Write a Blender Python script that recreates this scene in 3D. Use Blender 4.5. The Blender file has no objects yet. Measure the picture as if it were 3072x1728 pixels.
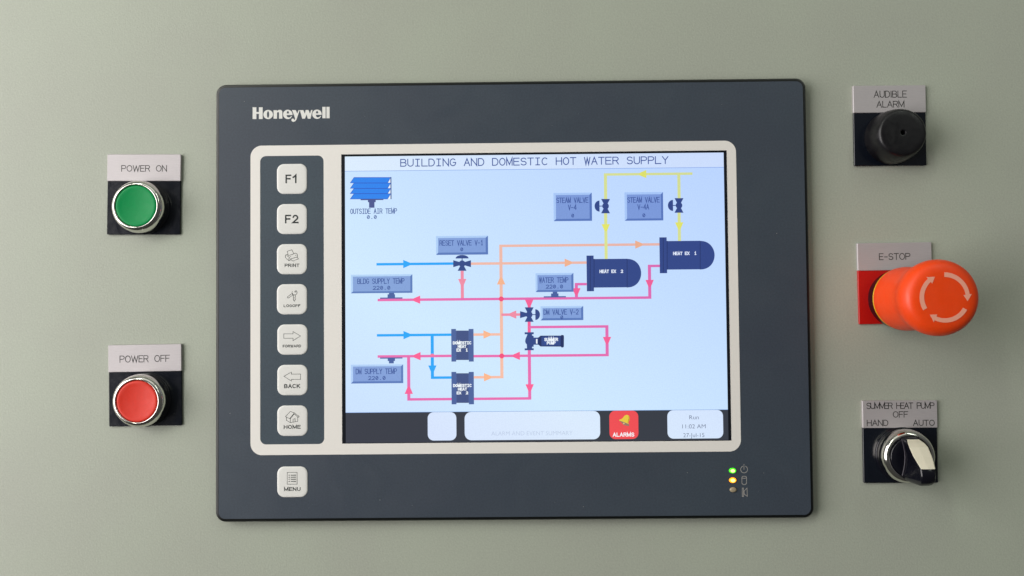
import bpy, math, random
from mathutils import Matrix, Vector
random.seed(7)
C = bpy.context.scene.collection
SC = bpy.context.scene

# ------------------------------------------------------------------ camera
# Panel coordinates used all through: X right, Y up, Z out of the panel, in mm.
F_PX, RX, RY, RZ, DIST = 2450.0, -0.02874, -0.00800, 0.00908, 450.0
def rotm():
    cx, sx, cy, sy, cz, sz = (math.cos(RX), math.sin(RX), math.cos(RY), math.sin(RY), math.cos(RZ), math.sin(RZ))
    return (Matrix(((cz, -sz, 0), (sz, cz, 0), (0, 0, 1))) @ Matrix(((1, 0, 0), (0, cx, -sx), (0, sx, cx)))
            @ Matrix(((cy, 0, sy), (0, 1, 0), (-sy, 0, cy))))
RM = rotm()
RT = RM.transposed()
P2W = Matrix(((1, 0, 0), (0, 0, -1), (0, 1, 0)))
def at(px, py, h=0.0):
    """where the sight line through a photo pixel meets the plane h mm in front of the panel"""
    d = RT @ Vector(((px - 1536) / F_PX, -(py - 864) / F_PX, -1.0))
    t = (DIST - h) / -d.z
    return (d.x * t, d.y * t)
cam_d = bpy.data.cameras.new('camera')
cam = bpy.data.objects.new('camera', cam_d); C.objects.link(cam)
cam.matrix_world = Matrix.Translation((0, -DIST / 1000, 0)) @ (P2W @ RT).to_4x4()
cam_d.sensor_width = 36.0; cam_d.lens = F_PX / 3072 * 36.0
cam_d.clip_start = 0.01; cam_d.clip_end = 50
SC.camera = cam

# ------------------------------------------------------------------ light
SC.view_settings.view_transform = 'Standard'; SC.view_settings.look = 'None'
SC.view_settings.exposure = 0; SC.view_settings.gamma = 1
w = bpy.data.worlds.new('World'); SC.world = w; w.use_nodes = True
nt = w.node_tree; bg = nt.nodes['Background']
tc = nt.nodes.new('ShaderNodeTexCoord'); sx = nt.nodes.new('ShaderNodeSeparateXYZ')
mr = nt.nodes.new('ShaderNodeMapRange'); mr.inputs[1].default_value = -1; mr.inputs[2].default_value = 1
cr = nt.nodes.new('ShaderNodeValToRGB')
nt.links.new(tc.outputs['Generated'], sx.inputs[0]); nt.links.new(sx.outputs[2], mr.inputs[0])
nt.links.new(mr.outputs[0], cr.inputs[0]); nt.links.new(cr.outputs[0], bg.inputs[0])
cr.color_ramp.elements[0].color = (0.10, 0.095, 0.085, 1); cr.color_ramp.elements[1].color = (0.42, 0.43, 0.40, 1)
e = cr.color_ramp.elements.new(0.48); e.color = (0.16, 0.165, 0.16, 1)
bg.inputs[1].default_value = 0.44
def area(name, loc, target, sxy, energy, col):
    l = bpy.data.lights.new(name, 'AREA'); l.shape = 'RECTANGLE'; l.size, l.size_y = sxy
    l.energy = energy; l.color = col
    o = bpy.data.objects.new(name, l); C.objects.link(o); o.location = loc
    o.rotation_euler = (Vector(target) - Vector(loc)).to_track_quat('-Z', 'Y').to_euler()
    return o
area('wide_room_light', (-1.34, -0.80, 0.12), (-0.1, 0, 0), (1.2, 1.4), 28.5, (1.0, 0.955, 0.955))
area('tube_light', (-0.80, -1.2, 0.95), (0, 0, 0), (0.12, 0.9), 4.2, (0.98, 1.0, 0.90))
area('tube_light', (0.95, -1.05, 1.0), (0, 0, 0), (0.12, 0.9), 1.9, (0.92, 1.0, 0.88))
area('ceiling_light', (0.0, -1.1, 1.6), (0, 0, 0), (1.6, 1.2), 3.6, (0.97, 1.0, 0.90))

# ------------------------------------------------------------------ helpers
def lin(c):
    return tuple(((v / 255) / 12.92 if v / 255 <= 0.04045 else ((v / 255 + 0.055) / 1.055) ** 2.4) for v in c)
MATS = {}
def mat(name, rgb, rough=0.5, metal=0.0, noise=0.0, nscale=300, bump=0.0, bscale=900, stretch=None, coat=0.0, spec=0.5, sss=0.0):
    if name in MATS: return MATS[name]
    m = bpy.data.materials.new(name); m.use_nodes = True; t = m.node_tree; b = t.nodes['Principled BSDF']
    col = lin(rgb)
    b.inputs['Base Color'].default_value = (*col, 1)
    b.inputs['Roughness'].default_value = rough; b.inputs['Metallic'].default_value = metal
    b.inputs['Specular IOR Level'].default_value = spec
    b.inputs['Coat Weight'].default_value = coat
    if sss:
        b.inputs['Subsurface Weight'].default_value = sss
        b.inputs['Subsurface Scale'].default_value = 0.003
    if noise or bump:
        tcn = t.nodes.new('ShaderNodeTexCoord'); mp = t.nodes.new('ShaderNodeMapping')
        t.links.new(tcn.outputs['Object'], mp.inputs[0])
        if stretch: mp.inputs['Scale'].default_value = stretch
    if noise:
        n = t.nodes.new('ShaderNodeTexNoise'); n.inputs['Scale'].default_value = nscale; n.inputs['Detail'].default_value = 4
        t.links.new(mp.outputs[0], n.inputs['Vector'])
        mx = t.nodes.new('ShaderNodeMix'); mx.data_type = 'RGBA'
        r = t.nodes.new('ShaderNodeMapRange'); r.inputs[1].default_value = 0.3; r.inputs[2].default_value = 0.7
        t.links.new(n.outputs[0], r.inputs[0]); t.links.new(r.outputs[0], mx.inputs['Factor'])
        mx.inputs['A'].default_value = (*[v * (1 - noise) for v in col], 1)
        mx.inputs['B'].default_value = (*[min(1, v * (1 + noise)) for v in col], 1)
        t.links.new(mx.outputs['Result'], b.inputs['Base Color'])
    if bump:
        n2 = t.nodes.new('ShaderNodeTexNoise'); n2.inputs['Scale'].default_value = bscale; n2.inputs['Detail'].default_value = 3
        t.links.new(mp.outputs[0], n2.inputs['Vector'])
        bp = t.nodes.new('ShaderNodeBump'); bp.inputs['Strength'].default_value = bump; bp.inputs['Distance'].default_value = 0.0005
        t.links.new(n2.outputs[0], bp.inputs['Height']); t.links.new(bp.outputs[0], b.inputs['Normal'])
    MATS[name] = m
    return m

def screen_group():
    """light given off by a liquid-crystal picture: shifts to blue with the viewing angle, as such panels do"""
    g = bpy.data.node_groups.new('lcd', 'ShaderNodeTree')
    g.interface.new_socket('Color', in_out='INPUT', socket_type='NodeSocketColor')
    g.interface.new_socket('Shader', in_out='OUTPUT', socket_type='NodeSocketShader')
    N = g.nodes; L = g.links
    gi = N.new('NodeGroupInput'); go = N.new('NodeGroupOutput'); geo = N.new('ShaderNodeNewGeometry')
    dot = N.new('ShaderNodeVectorMath'); dot.operation = 'DOT_PRODUCT'; dot.inputs[1].default_value = (-0.62, 0.0, -0.95)
    L.new(geo.outputs['Incoming'], dot.inputs[0])
    r = N.new('ShaderNodeMapRange'); r.inputs[1].default_value = -0.30; r.inputs[2].default_value = 0.42
    L.new(dot.outputs['Value'], r.inputs[0])
    cr = N.new('ShaderNodeValToRGB'); el = cr.color_ramp.elements
    el[0].color = (0.93, 0.93, 1.0, 1); el[1].color = (0.72, 0.78, 1.0, 1)
    x = el.new(0.30); x.color = (1.0, 1.045, 1.0, 1)
    x = el.new(0.60); x.color = (0.87, 0.92, 1.0, 1)
    L.new(r.outputs[0], cr.inputs[0])
    mx = N.new('ShaderNodeMix'); mx.data_type = 'RGBA'; mx.blend_type = 'MULTIPLY'; mx.inputs['Factor'].default_value = 1
    L.new(gi.outputs[0], mx.inputs['A']); L.new(cr.outputs[0], mx.inputs['B'])
    # fine pixel grain of the panel
    tcn = N.new('ShaderNodeTexCoord'); nz = N.new('ShaderNodeTexNoise'); nz.inputs['Scale'].default_value = 1500; nz.inputs['Detail'].default_value = 2
    L.new(tcn.outputs['Object'], nz.inputs['Vector'])
    r2 = N.new('ShaderNodeMapRange'); r2.inputs[1].default_value = 0.3; r2.inputs[2].default_value = 0.7
    r2.inputs[3].default_value = 0.965; r2.inputs[4].default_value = 1.035
    L.new(nz.outputs[0], r2.inputs[0])
    em = N.new('ShaderNodeEmission'); L.new(mx.outputs['Result'], em.inputs[0]); L.new(r2.outputs[0], em.inputs[1])
    gl = N.new('ShaderNodeBsdfPrincipled'); gl.inputs['Base Color'].default_value = (0.01, 0.01, 0.012, 1)
    gl.inputs['Roughness'].default_value = 0.35
    ad = N.new('ShaderNodeAddShader'); L.new(em.outputs[0], ad.inputs[0]); L.new(gl.outputs[0], ad.inputs[1])
    L.new(ad.outputs[0], go.inputs[0])
    return g
LCD = screen_group()
def lcd(rgb):
    k = 'lcd_%d_%d_%d' % rgb
    if k in MATS: return MATS[k]
    m = bpy.data.materials.new(k); m.use_nodes = True; t = m.node_tree
    t.nodes.remove(t.nodes['Principled BSDF'])
    gn = t.nodes.new('ShaderNodeGroup'); gn.node_tree = LCD; gn.inputs[0].default_value = (*lin(rgb), 1)
    t.links.new(gn.outputs[0], t.nodes['Material Output'].inputs[0])
    MATS[k] = m
    return m
def glow(name, rgb, s):
    m = bpy.data.materials.new(name); m.use_nodes = True; b = m.node_tree.nodes['Principled BSDF']
    b.inputs['Base Color'].default_value = (*lin(rgb), 1); b.inputs['Roughness'].default_value = 0.3
    b.inputs['Emission Color'].default_value = (*lin(rgb), 1); b.inputs['Emission Strength'].default_value = s
    return m

ORG = [0.0, 0.0]           # panel position of the thing being built
class MB:
    def __init__(s): s.v = []; s.f = []; s.m = []; s.mats = []; s.sm = []
    def mi(s, m):
        if m not in s.mats: s.mats.append(m)
        return s.mats.index(m)
    def add(s, vs, fs, m, smooth=False):
        b = len(s.v); s.v += vs; k = s.mi(m)
        for f in fs: s.f.append([b + i for i in f]); s.m.append(k); s.sm.append(smooth)
    def poly(s, pts, z, m):
        """flat polygon facing out; pts in any winding, convex or simple"""
        a = sum(pts[i][0] * pts[(i + 1) % len(pts)][1] - pts[(i + 1) % len(pts)][0] * pts[i][1] for i in range(len(pts)))
        if a < 0: pts = pts[::-1]
        s.add([(x, y, z) for x, y in pts], [list(range(len(pts)))], m)
    def rect(s, x0, y0, x1, y1, z, m):
        s.poly([(min(x0, x1), min(y0, y1)), (max(x0, x1), min(y0, y1)), (max(x0, x1), max(y0, y1)), (min(x0, x1), max(y0, y1))], z, m)
    def ribbon(s, pts, wd, z, m, closed=False, cap=0.5, wv=None):
        """stroke of width wd along pts with mitred joints; wv = another width for upright runs"""
        p = [pts[0]]
        for q in pts[1:]:
            if abs(q[0] - p[-1][0]) + abs(q[1] - p[-1][1]) > 1e-6: p.append(q)
        n = len(p)
        if closed and abs(p[0][0] - p[-1][0]) + abs(p[0][1] - p[-1][1]) < 1e-6: p = p[:-1]; n -= 1
        if n < 2: return
        def dirn(a, b):
            dx, dy = b[0] - a[0], b[1] - a[1]; l = math.hypot(dx, dy); return dx / l, dy / l
        if not closed and cap:
            d = dirn(p[0], p[1]); p[0] = (p[0][0] - d[0] * wd * cap, p[0][1] - d[1] * wd * cap)
            d = dirn(p[-2], p[-1]); p[-1] = (p[-1][0] + d[0] * wd * cap, p[-1][1] + d[1] * wd * cap)
        vs = []
        for i in range(n):
            if closed: d0 = dirn(p[i - 1], p[i]); d1 = dirn(p[i], p[(i + 1) % n])
            else:
                d0 = dirn(p[max(i - 1, 0)], p[max(i, 1)]); d1 = dirn(p[min(i, n - 2)], p[min(i + 1, n - 1)])
            def hw(d): return (wv if (wv and abs(d[1]) > abs(d[0])) else wd) / 2
            n0 = (-d0[1], d0[0]); n1 = (-d1[1], d1[0])
            det = d0[0] * d1[1] - d0[1] * d1[0]
            h0, h1 = hw(d0), hw(d1)
            if abs(det) < 0.15:
                bx, by = n0[0] + n1[0], n0[1] + n1[1]; l = math.hypot(bx, by) or 1
                ox, oy = bx / l * h1, by / l * h1
            else:   # meet of the two offset lines
                k = ((n1[0] * h1 - n0[0] * h0) * d1[1] - (n1[1] * h1 - n0[1] * h0) * d1[0]) / det
                k = max(-3 * wd, min(3 * wd, k))
                ox, oy = n0[0] * h0 + d0[0] * k, n0[1] * h0 + d0[1] * k
            vs += [(p[i][0] + ox, p[i][1] + oy, z), (p[i][0] - ox, p[i][1] - oy, z)]
        fs = [[2 * i + 1, 2 * ((i + 1) % n) + 1, 2 * ((i + 1) % n), 2 * i] for i in range(n if closed else n - 1)]
        s.add(vs, fs, m)
    def disc(s, x, y, rx, ry, z, m, n=32, a0=0, a1=360):
        full = abs(a1 - a0) >= 360
        pts = [(x + rx * math.cos(math.radians(a0 + (a1 - a0) * i / (n if full else n - 1))),
                y + ry * math.sin(math.radians(a0 + (a1 - a0) * i / (n if full else n - 1)))) for i in range(n)]
        s.poly(pts, z, m)
    def fill(s, loops, z, m):
        """flat shape with holes from closed loops"""
        cu = bpy.data.curves.new('tmp', 'CURVE'); cu.dimensions = '2D'; cu.fill_mode = 'FRONT'
        for lp in loops:
            sp = cu.splines.new('POLY'); sp.points.add(len(lp) - 1); sp.use_cyclic_u = True
            for i, (x, y) in enumerate(lp): sp.points[i].co = (x, y, 0, 1)
        s.take_curve(cu, z, m)
    def take_curve(s, cu, z, m, M=None):
        o = bpy.data.objects.new('tmp', cu); C.objects.link(o)
        dg = bpy.context.evaluated_depsgraph_get(); dg.update()
        me = bpy.data.meshes.new_from_object(o.evaluated_get(dg))
        vs = [tuple(v.co) for v in me.vertices]
        if M: vs = [M(v) for v in vs]
        vs = [(x, y, z) for x, y, _ in vs]
        fs = []
        for p in me.polygons:
            f = list(p.vertices)
            a = sum(vs[f[i]][0] * vs[f[(i + 1) % len(f)]][1] - vs[f[(i + 1) % len(f)]][0] * vs[f[i]][1] for i in range(len(f)))
            if abs(a) < 1e-9: continue
            fs.append(f if a > 0 else f[::-1])
        s.add(vs, fs, m)
        bpy.data.objects.remove(o); bpy.data.curves.remove(cu); bpy.data.meshes.remove(me)
    def text(s, txt, x0, x1, yb, yt, z, m, bold=0.0):
        """sans lettering fitted to the box x0..x1, baseline yb, cap height up to yt"""
        cu = bpy.data.curves.new('tmp', 'FONT'); cu.body = txt; cu.fill_mode = 'FRONT'; cu.offset = bold; cu.size = 1
        cu.resolution_u = 4
        o = bpy.data.objects.new('tmp', cu); C.objects.link(o)
        dg = bpy.context.evaluated_depsgraph_get(); dg.update()
        me = bpy.data.meshes.new_from_object(o.evaluated_get(dg))
        xs = [v.co.x for v in me.vertices]; bpy.data.objects.remove(o); bpy.data.meshes.remove(me)
        a, b = min(xs), max(xs)
        s.take_curve(cu, z, m, lambda v: (x0 + (v[0] - a) / (b - a) * (x1 - x0), yb + (v[1] + bold) / (0.729 + 2 * bold) * (yt - yb), 0))
    def revolve(s, prof, cx, cy, m, n=96, smooth=True, cap=True):
        vs = []; fs = []
        for r, h in prof:
            for i in range(n):
                a = 2 * math.pi * i / n; vs.append((cx + r * math.cos(a), cy + r * math.sin(a), h))
        for j in range(len(prof) - 1):
            for i in range(n):
                k = (i + 1) % n
                fs.append([j * n + i, j * n + k, (j + 1) * n + k, (j + 1) * n + i])
        if cap:
            b = len(vs); vs.append((cx, cy, prof[-1][1])); j = len(prof) - 1
            fs += [[j * n + i, j * n + (i + 1) % n, b] for i in range(n)]
        s.add(vs, fs, m, smooth)
    def rrloft(s, x0, y0, x1, y1, r, prof, m, n=8, cap=True, smooth=False):
        """rounded rectangle grown through (inset, height) rings"""
        vs = []; rings = []
        for ins, h in prof:
            rr = max(r - ins, 0.02); ring = rrpts(x0 + ins, y0 + ins, x1 - ins, y1 - ins, rr, n)
            rings.append(len(ring)); vs += [(x, y, h) for x, y in ring]
        k = rings[0]; fs = []
        for j in range(len(prof) - 1):
            for i in range(k):
                q = (i + 1) % k; fs.append([j * k + i, j * k + q, (j + 1) * k + q, (j + 1) * k + i])
        if cap: fs.append([(len(prof) - 1) * k + i for i in range(k)])
        s.add(vs, fs, m, smooth)
    def build(s, name, parent=None, **props):
        me = bpy.data.meshes.new(name)
        me.from_pydata([((x - ORG[0]) / 1000, -z / 1000, (y - ORG[1]) / 1000) for x, y, z in s.v], [], s.f)
        for m in s.mats: me.materials.append(m)
        for i, p in enumerate(me.polygons): p.material_index = s.m[i]; p.use_smooth = s.sm[i]
        me.update()
        o = bpy.data.objects.new(name, me); C.objects.link(o)
        if parent: o.parent = parent
        for k, v in props.items(): o[k] = v
        return o
def rrpts(x0, y0, x1, y1, r, n=8):
    pts = []
    for cx, cy, a in ((x1 - r, y0 + r, -90), (x1 - r, y1 - r, 0), (x0 + r, y1 - r, 90), (x0 + r, y0 + r, 180)):
        for i in range(n + 1):
            t = math.radians(a + 90 * i / n); pts.append((cx + r * math.cos(t), cy + r * math.sin(t)))
    return pts
def smooth_by_angle(o, deg=35):
    me = o.data
    for p in me.polygons: p.use_smooth = True
    me.set_sharp_from_angle(angle=math.radians(deg))
def thing(name, x, y, label, cat, group=None, rot=0.0):
    o = bpy.data.objects.new(name, None); C.objects.link(o); o.empty_display_size = 0.01
    o.location = (x / 1000, 0, y / 1000); ORG[0], ORG[1] = x, y
    o['label'] = label; o['category'] = cat
    if group: o['group'] = group
    return o
def Z(ox, oy, s, h):
    return lambda x, y: at(ox + x / s, oy + y / s, h)

# ------------------------------------------------------------------ stroke lettering
def arc(cx, cy, rx, ry, a0, a1, n=8):
    return [(cx + rx * math.cos(math.radians(a0 + (a1 - a0) * i / n)), cy + ry * math.sin(math.radians(a0 + (a1 - a0) * i / n))) for i in range(n + 1)]
G = {
 'A': [[(0, 0), (.5, 1), (1, 0)], [(.18, .36), (.82, .36)]],
 'B': [[(0, 0), (0, 1), (.6, 1)] + arc(.6, .76, .32, .24, 90, -90)[1:] + [(0, .52)], [(.6, .52)] + arc(.62, .26, .38, .26, 90, -90)[0:] + [(0, 0)]],
 'C': [arc(.52, .5, .52, .5, 48, 312, 16)],
 'D': [[(0, 0), (0, 1), (.45, 1)] + arc(.45, .5, .55, .5, 90, -90, 12)[1:] + [(0, 0)]],
 'E': [[(1, 0), (0, 0), (0, 1), (1, 1)], [(0, .52), (.85, .52)]],
 'F': [[(0, 0), (0, 1), (1, 1)], [(0, .52), (.85, .52)]],
 'G': [arc(.52, .5, .52, .5, 48, 350, 16) + [(1, .48), (.58, .48)]],
 'H': [[(0, 0), (0, 1)], [(1, 0), (1, 1)], [(0, .52), (1, .52)]],
 'I': [[(.5, 0), (.5, 1)]], 'K': [[(0, 0), (0, 1)], [(0, .35), (.9, 1)], [(.3, .6), (1, 0)]],
 'L': [[(0, 1), (0, 0), (1, 0)]],
 'M': [[(0, 0), (0, 1), (.5, .1), (1, 1), (1, 0)]],
 'N': [[(0, 0), (0, 1), (1, 0), (1, 1)]],
 'O': [arc(.5, .5, .5, .5, 90, 450, 20)],
 'P': [[(0, 0), (0, 1), (.62, 1)] + arc(.62, .74, .38, .26, 90, -90)[1:] + [(0, .48)]],
 'R': [[(0, 0), (0, 1), (.62, 1)] + arc(.62, .75, .36, .25, 90, -90)[1:] + [(0, .5)], [(.6, .5), (1, 0)]],
 'S': [arc(.5, .75, .45, .25, 25, 180, 8) + arc(.5, .75, .45, .25, 180, 262, 4)[1:] + arc(.5, .26, .48, .26, 78, -155, 10)],
 'T': [[(0, 1), (1, 1)], [(.5, 1), (.5, 0)]],
 'U': [[(0, 1), (0, .35)] + arc(.5, .35, .5, .35, 180, 360, 10)[1:] + [(1, 1)]],
 'V': [[(0, 1), (.5, 0), (1, 1)]],
 'W': [[(0, 1), (.25, 0), (.5, .9), (.75, 0), (1, 1)]],
 'X': [[(0, 0), (1, 1)], [(0, 1), (1, 0)]],
 'Y': [[(0, 1), (.5, .48), (1, 1)], [(.5, .48), (.5, 0)]],
 '-': [[(.1, .45), (.9, .45)]], '.': [[(.42, .04), (.58, .04)]],
 '0': [arc(.5, .5, .45, .5, 90, 450, 14), [(.2, .15), (.8, .85)]],
 '1': [[(.2, .8), (.5, 1), (.5, 0)], [(.2, 0), (.8, 0)]],
 '2': [arc(.5, .7, .45, .3, 160, 0, 8) + [(.9, .55), (.05, 0), (1, 0)]],
 '4': [[(.75, 0), (.75, 1), (0, .3), (1, .3)]],
}
WID = {'I': .12, 'M': 1.1, 'W': 1.35, 'O': 1.05, 'E': .8, 'F': .8, 'L': .75, '-': .7, 'S': .9, 'C': 1.0, 'A': 1.0}
def stroke_text(mb, txt, x0, x1, yb, yt, z, m, wd, mono=False, gap=.33, space=1.0):
    """single-stroke lettering fitted between x0 and x1"""
    z0 = z
    x0 += wd / 2; x1 -= wd / 2; yb += wd / 2; yt -= wd / 2
    adv = []; x = 0.0
    for i, c in enumerate(txt):
        if mono: adv.append((x + (.14 if c in 'ILT1' and 0 else 0), 1.0)); x += 1.0 + gap
        elif c == ' ': adv.append((x, 0)); x += space
        else:
            k = WID.get(c, .9); adv.append((x, k)); x += k + gap
    tot = x - gap; sc = (x1 - x0) / tot
    for c, (ax, k) in zip(txt, adv):
        strokes = G.get(c, [])
        if not mono and c == '1': strokes = [[(.1, .72), (.45, .88), (.62, 1), (.62, 0)]]
        if not mono and c == '2': strokes = [arc(.5, .7, .42, .3, 165, -35, 8) + [(.05, 0), (.98, 0)]]
        if mono and c == 'I': strokes = [[(.5, 0), (.5, 1)], [(.15, 1), (.85, 1)], [(.15, 0), (.85, 0)]]
        for j, st in enumerate(strokes):
            mb.ribbon([(x0 + (ax + px * k) * sc, yb + py * (yt - yb)) for px, py in st], wd, z0 + 0.012 * (j % 3), m)
def pixel_text(mb, txt, x0, x1, yb, yt, z, m):
    stroke_text(mb, txt, x0, x1, yb, yt, z, m, 0.40, mono=True, gap=.42)

# ------------------------------------------------------------------ materials
M_PANEL = mat('grey_green_powder_coat', (175, 181, 166), 0.42, noise=0.065, nscale=1000, bump=0.22, bscale=1100, spec=0.4)
M_RIM = mat('black_rim_plastic', (9, 13, 12), 0.32)
M_SLATE = mat('slate_polyester_overlay', (65, 74, 85), 0.42, noise=0.10, nscale=1000, bump=0.05, bscale=3000, spec=0.45)
M_FIELD = mat('dark_keypad_print', (68, 81, 91), 0.42, noise=0.10, nscale=1000, bump=0.05, bscale=3000, spec=0.45)
M_WHITE = mat('white_border_print', (243, 240, 233), 0.5, noise=0.01, nscale=800, bump=0.04, bscale=3000)
M_KEY = mat('white_key_print', (236, 236, 231), 0.42, noise=0.01, nscale=800, bump=0.03, bscale=3000)
M_INK = mat('dark_key_ink', (44, 50, 50), 0.5)
M_THIN = mat('thin_icon_ink', (58, 62, 60), 0.5)
M_BLACKGLASS = mat('black_display_window', (22, 26, 34), 0.25)
M_ALU = mat('brushed_aluminium_label', (194, 189, 190), 0.5, metal=0.3, noise=0.05, nscale=260, stretch=(1, 1, 30), bump=0.04, bscale=400)
M_ENGR = mat('engraved_black_fill', (44, 44, 42), 0.6)
M_PLATE = mat('black_plate_plastic', (14, 19, 29), 0.16, noise=0.1, nscale=900)
M_REDPL = mat('red_plate_plastic', (196, 12, 8), 0.4, noise=0.05, nscale=900)
M_CHROME = mat('polished_chrome', (225, 223, 216), 0.07, metal=1.0, bump=0.02, bscale=700)
M_BLACK = mat('gloss_black_plastic', (14, 15, 24), 0.2)
M_BUZZ = mat('satin_black_buzzer', (15, 14, 18), 0.38, noise=0.1, nscale=800)
M_GREEN = mat('green_button_lens', (0, 146, 78), 0.42, noise=0.03, nscale=900, sss=0.05, spec=0.22)
M_RED = mat('red_button_lens', (226, 56, 38), 0.42, noise=0.03, nscale=900, sss=0.1, spec=0.35)
M_ESTOP = mat('orange_red_plastic', (252, 74, 10), 0.45, noise=0.02, nscale=900, sss=0.1, spec=0.5)
M_ARROW = mat('pale_arrow_print', (250, 172, 146), 0.5)
M_YELLOW = mat('yellow_ring_plastic', (235, 190, 20), 0.4)
M_CREAM = mat('cream_insert_plastic', (240, 235, 212), 0.35)

def mottle(m, scale, lo, hi, tint):
    t = m.node_tree; b = t.nodes['Principled BSDF']; src = b.inputs['Base Color'].links[0].from_socket
    tcn = t.nodes.new('ShaderNodeTexCoord'); n = t.nodes.new('ShaderNodeTexNoise'); n.inputs['Scale'].default_value = scale
    n.inputs['Detail'].default_value = 3; t.links.new(tcn.outputs['Object'], n.inputs['Vector'])
    c = t.nodes.new('ShaderNodeValToRGB'); c.color_ramp.elements[0].position = .3; c.color_ramp.elements[1].position = .7
    c.color_ramp.elements[0].color = (lo, lo * tint, lo, 1); c.color_ramp.elements[1].color = (hi * tint, hi, hi * tint, 1)
    t.links.new(n.outputs[0], c.inputs[0]); mx = t.nodes.new('ShaderNodeMix'); mx.data_type = 'RGBA'; mx.blend_type = 'MULTIPLY'
    mx.inputs['Factor'].default_value = 1; t.links.new(src, mx.inputs['A']); t.links.new(c.outputs[0], mx.inputs['B'])
    t.links.new(mx.outputs['Result'], b.inputs['Base Color'])
mottle(M_PANEL, 14, 0.965, 1.03, 0.985)
mottle(M_SLATE, 16, 0.96, 1.04, 0.98)
mottle(M_FIELD, 22, 0.94, 1.06, 0.97)
def rough_smudges(m, scale, lo, hi):
    t = m.node_tree; b = t.nodes['Principled BSDF']; tcn = t.nodes.new('ShaderNodeTexCoord'); n = t.nodes.new('ShaderNodeTexNoise')
    n.inputs['Scale'].default_value = scale; n.inputs['Detail'].default_value = 5; n.inputs['Distortion'].default_value = 1.2
    t.links.new(tcn.outputs['Object'], n.inputs['Vector']); r = t.nodes.new('ShaderNodeMapRange')
    r.inputs[1].default_value = .35; r.inputs[2].default_value = .65; r.inputs[3].default_value = lo; r.inputs[4].default_value = hi
    t.links.new(n.outputs[0], r.inputs[0]); t.links.new(r.outputs[0], b.inputs['Roughness'])
rough_smudges(M_SLATE, 45, .40, .50); rough_smudges(M_CHROME, 260, .05, .16); rough_smudges(M_PLATE, 160, .15, .21)
rough_smudges(M_ESTOP, 120, .36, .55); rough_smudges(M_GREEN, 200, .34, .52); rough_smudges(M_RED, 200, .34, .52); rough_smudges(M_BUZZ, 160, .3, .5)

# ------------------------------------------------------------------ the cabinet face
mb = MB()
mb.rrloft(-520, -400, 520, 400, 3, [(0, -30), (0, -1.2), (0.5, -0.3), (1.2, 0)], M_PANEL, n=5)
ORG[0] = ORG[1] = 0
mb.build('cabinet_door', kind='structure')

# ------------------------------------------------------------------ touch screen panel
HO = 6.0                                          # height of its front overlay
OL = at(649.2, 900, 4.2)[0]; OR_ = (at(2415.1, 300, 4.2)[0] + at(2441, 1480, 4.2)[0]) / 2
OT = (at(700, 253.5, 4.2)[1] + at(2390, 236.7, 4.2)[1]) / 2; OB = (at(700, 1564, 4.2)[1] + at(2390, 1554.6, 4.2)[1]) / 2
hmi = thing('touch_screen_panel', (OL + OR_) / 2, OB, 'large slate grey touch screen operator panel showing a hot water supply diagram', 'touch screen')
mb = MB()
mb.rrloft(OL, OB, OR_, OT, 5.6, [(0.5, 0.02), (0.5, 0.6), (0, 1.0), (0, 4.4), (0.25, 5.2), (0.8, 5.75), (1.5, 5.9), (2.4, 5.9)], M_RIM, n=10)
o = mb.build('bezel_rim', hmi); smooth_by_angle(o, 30)
mb = MB(); mb.rrloft(OL + 2.0, OB + 2.0, OR_ - 2.0, OT - 2.0, 3.7, [(0, 5.7), (0, HO)], M_SLATE, n=8)
mb.build('front_overlay', hmi)
def zr(x0, y0, x1, y1, h): a = at(x0, y0, h); b = at(x1, y1, h); return a[0], a[1], b[0], b[1]
# white printed border round keypad and window
H1 = HO + 0.12
WL = at(751.4, 900, H1)[0]; WR = (at(2213, 790, H1)[0] + at(2222.8, 1290, H1)[0]) / 2
WT = (at(820, 437, H1)[1] + at(2160, 421.8, H1)[1]) / 2; WB = (at(790, 1365, H1)[1] + at(2190, 1355, H1)[1]) / 2
VL = at(1025, 900, H1)[0]; VR = (at(2180, 460, H1)[0] + at(2195, 1320, H1)[0]) / 2
VT = (at(1024, 463, H1)[1] + at(2180, 451, H1)[1]) / 2; VB = (at(1026, 1331, H1)[1] + at(2195, 1322, H1)[1]) / 2
KL = at(780.5, 900, H1)[0]; KR = at(971.8, 900, H1)[0]; KT = at(875, 467.3, H1)[1]; KB = at(875, 1332.8, H1)[1]
mb = MB()
loops = [rrpts(WL, WB, WR, WT, 6.2, 10), [(VL, VB), (VR, VB), (VR, VT), (VL, VT)], rrpts(KL, KB, KR, KT, 3.2, 8)]
mb.fill(loops, H1, M_WHITE)
for lp, sgn in zip(loops, (1, -1, -1)):            # edges of the raised print
    n = len(lp); mb.add([(x, y, H1) for x, y in lp] + [(x, y, HO) for x, y in lp],
        [([i + n, (i + 1) % n + n, (i + 1) % n, i] if sgn > 0 else [i, (i + 1) % n, (i + 1) % n + n, i + n]) for i in range(n)], M_WHITE)
mb.build('white_border', hmi)
mb = MB(); mb.rrloft(KL, KB, KR, KT, 3.2, [(0.03, HO + .005), (0.03, HO + 0.05)], M_FIELD)
mb.build('keypad_field', hmi)

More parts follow.
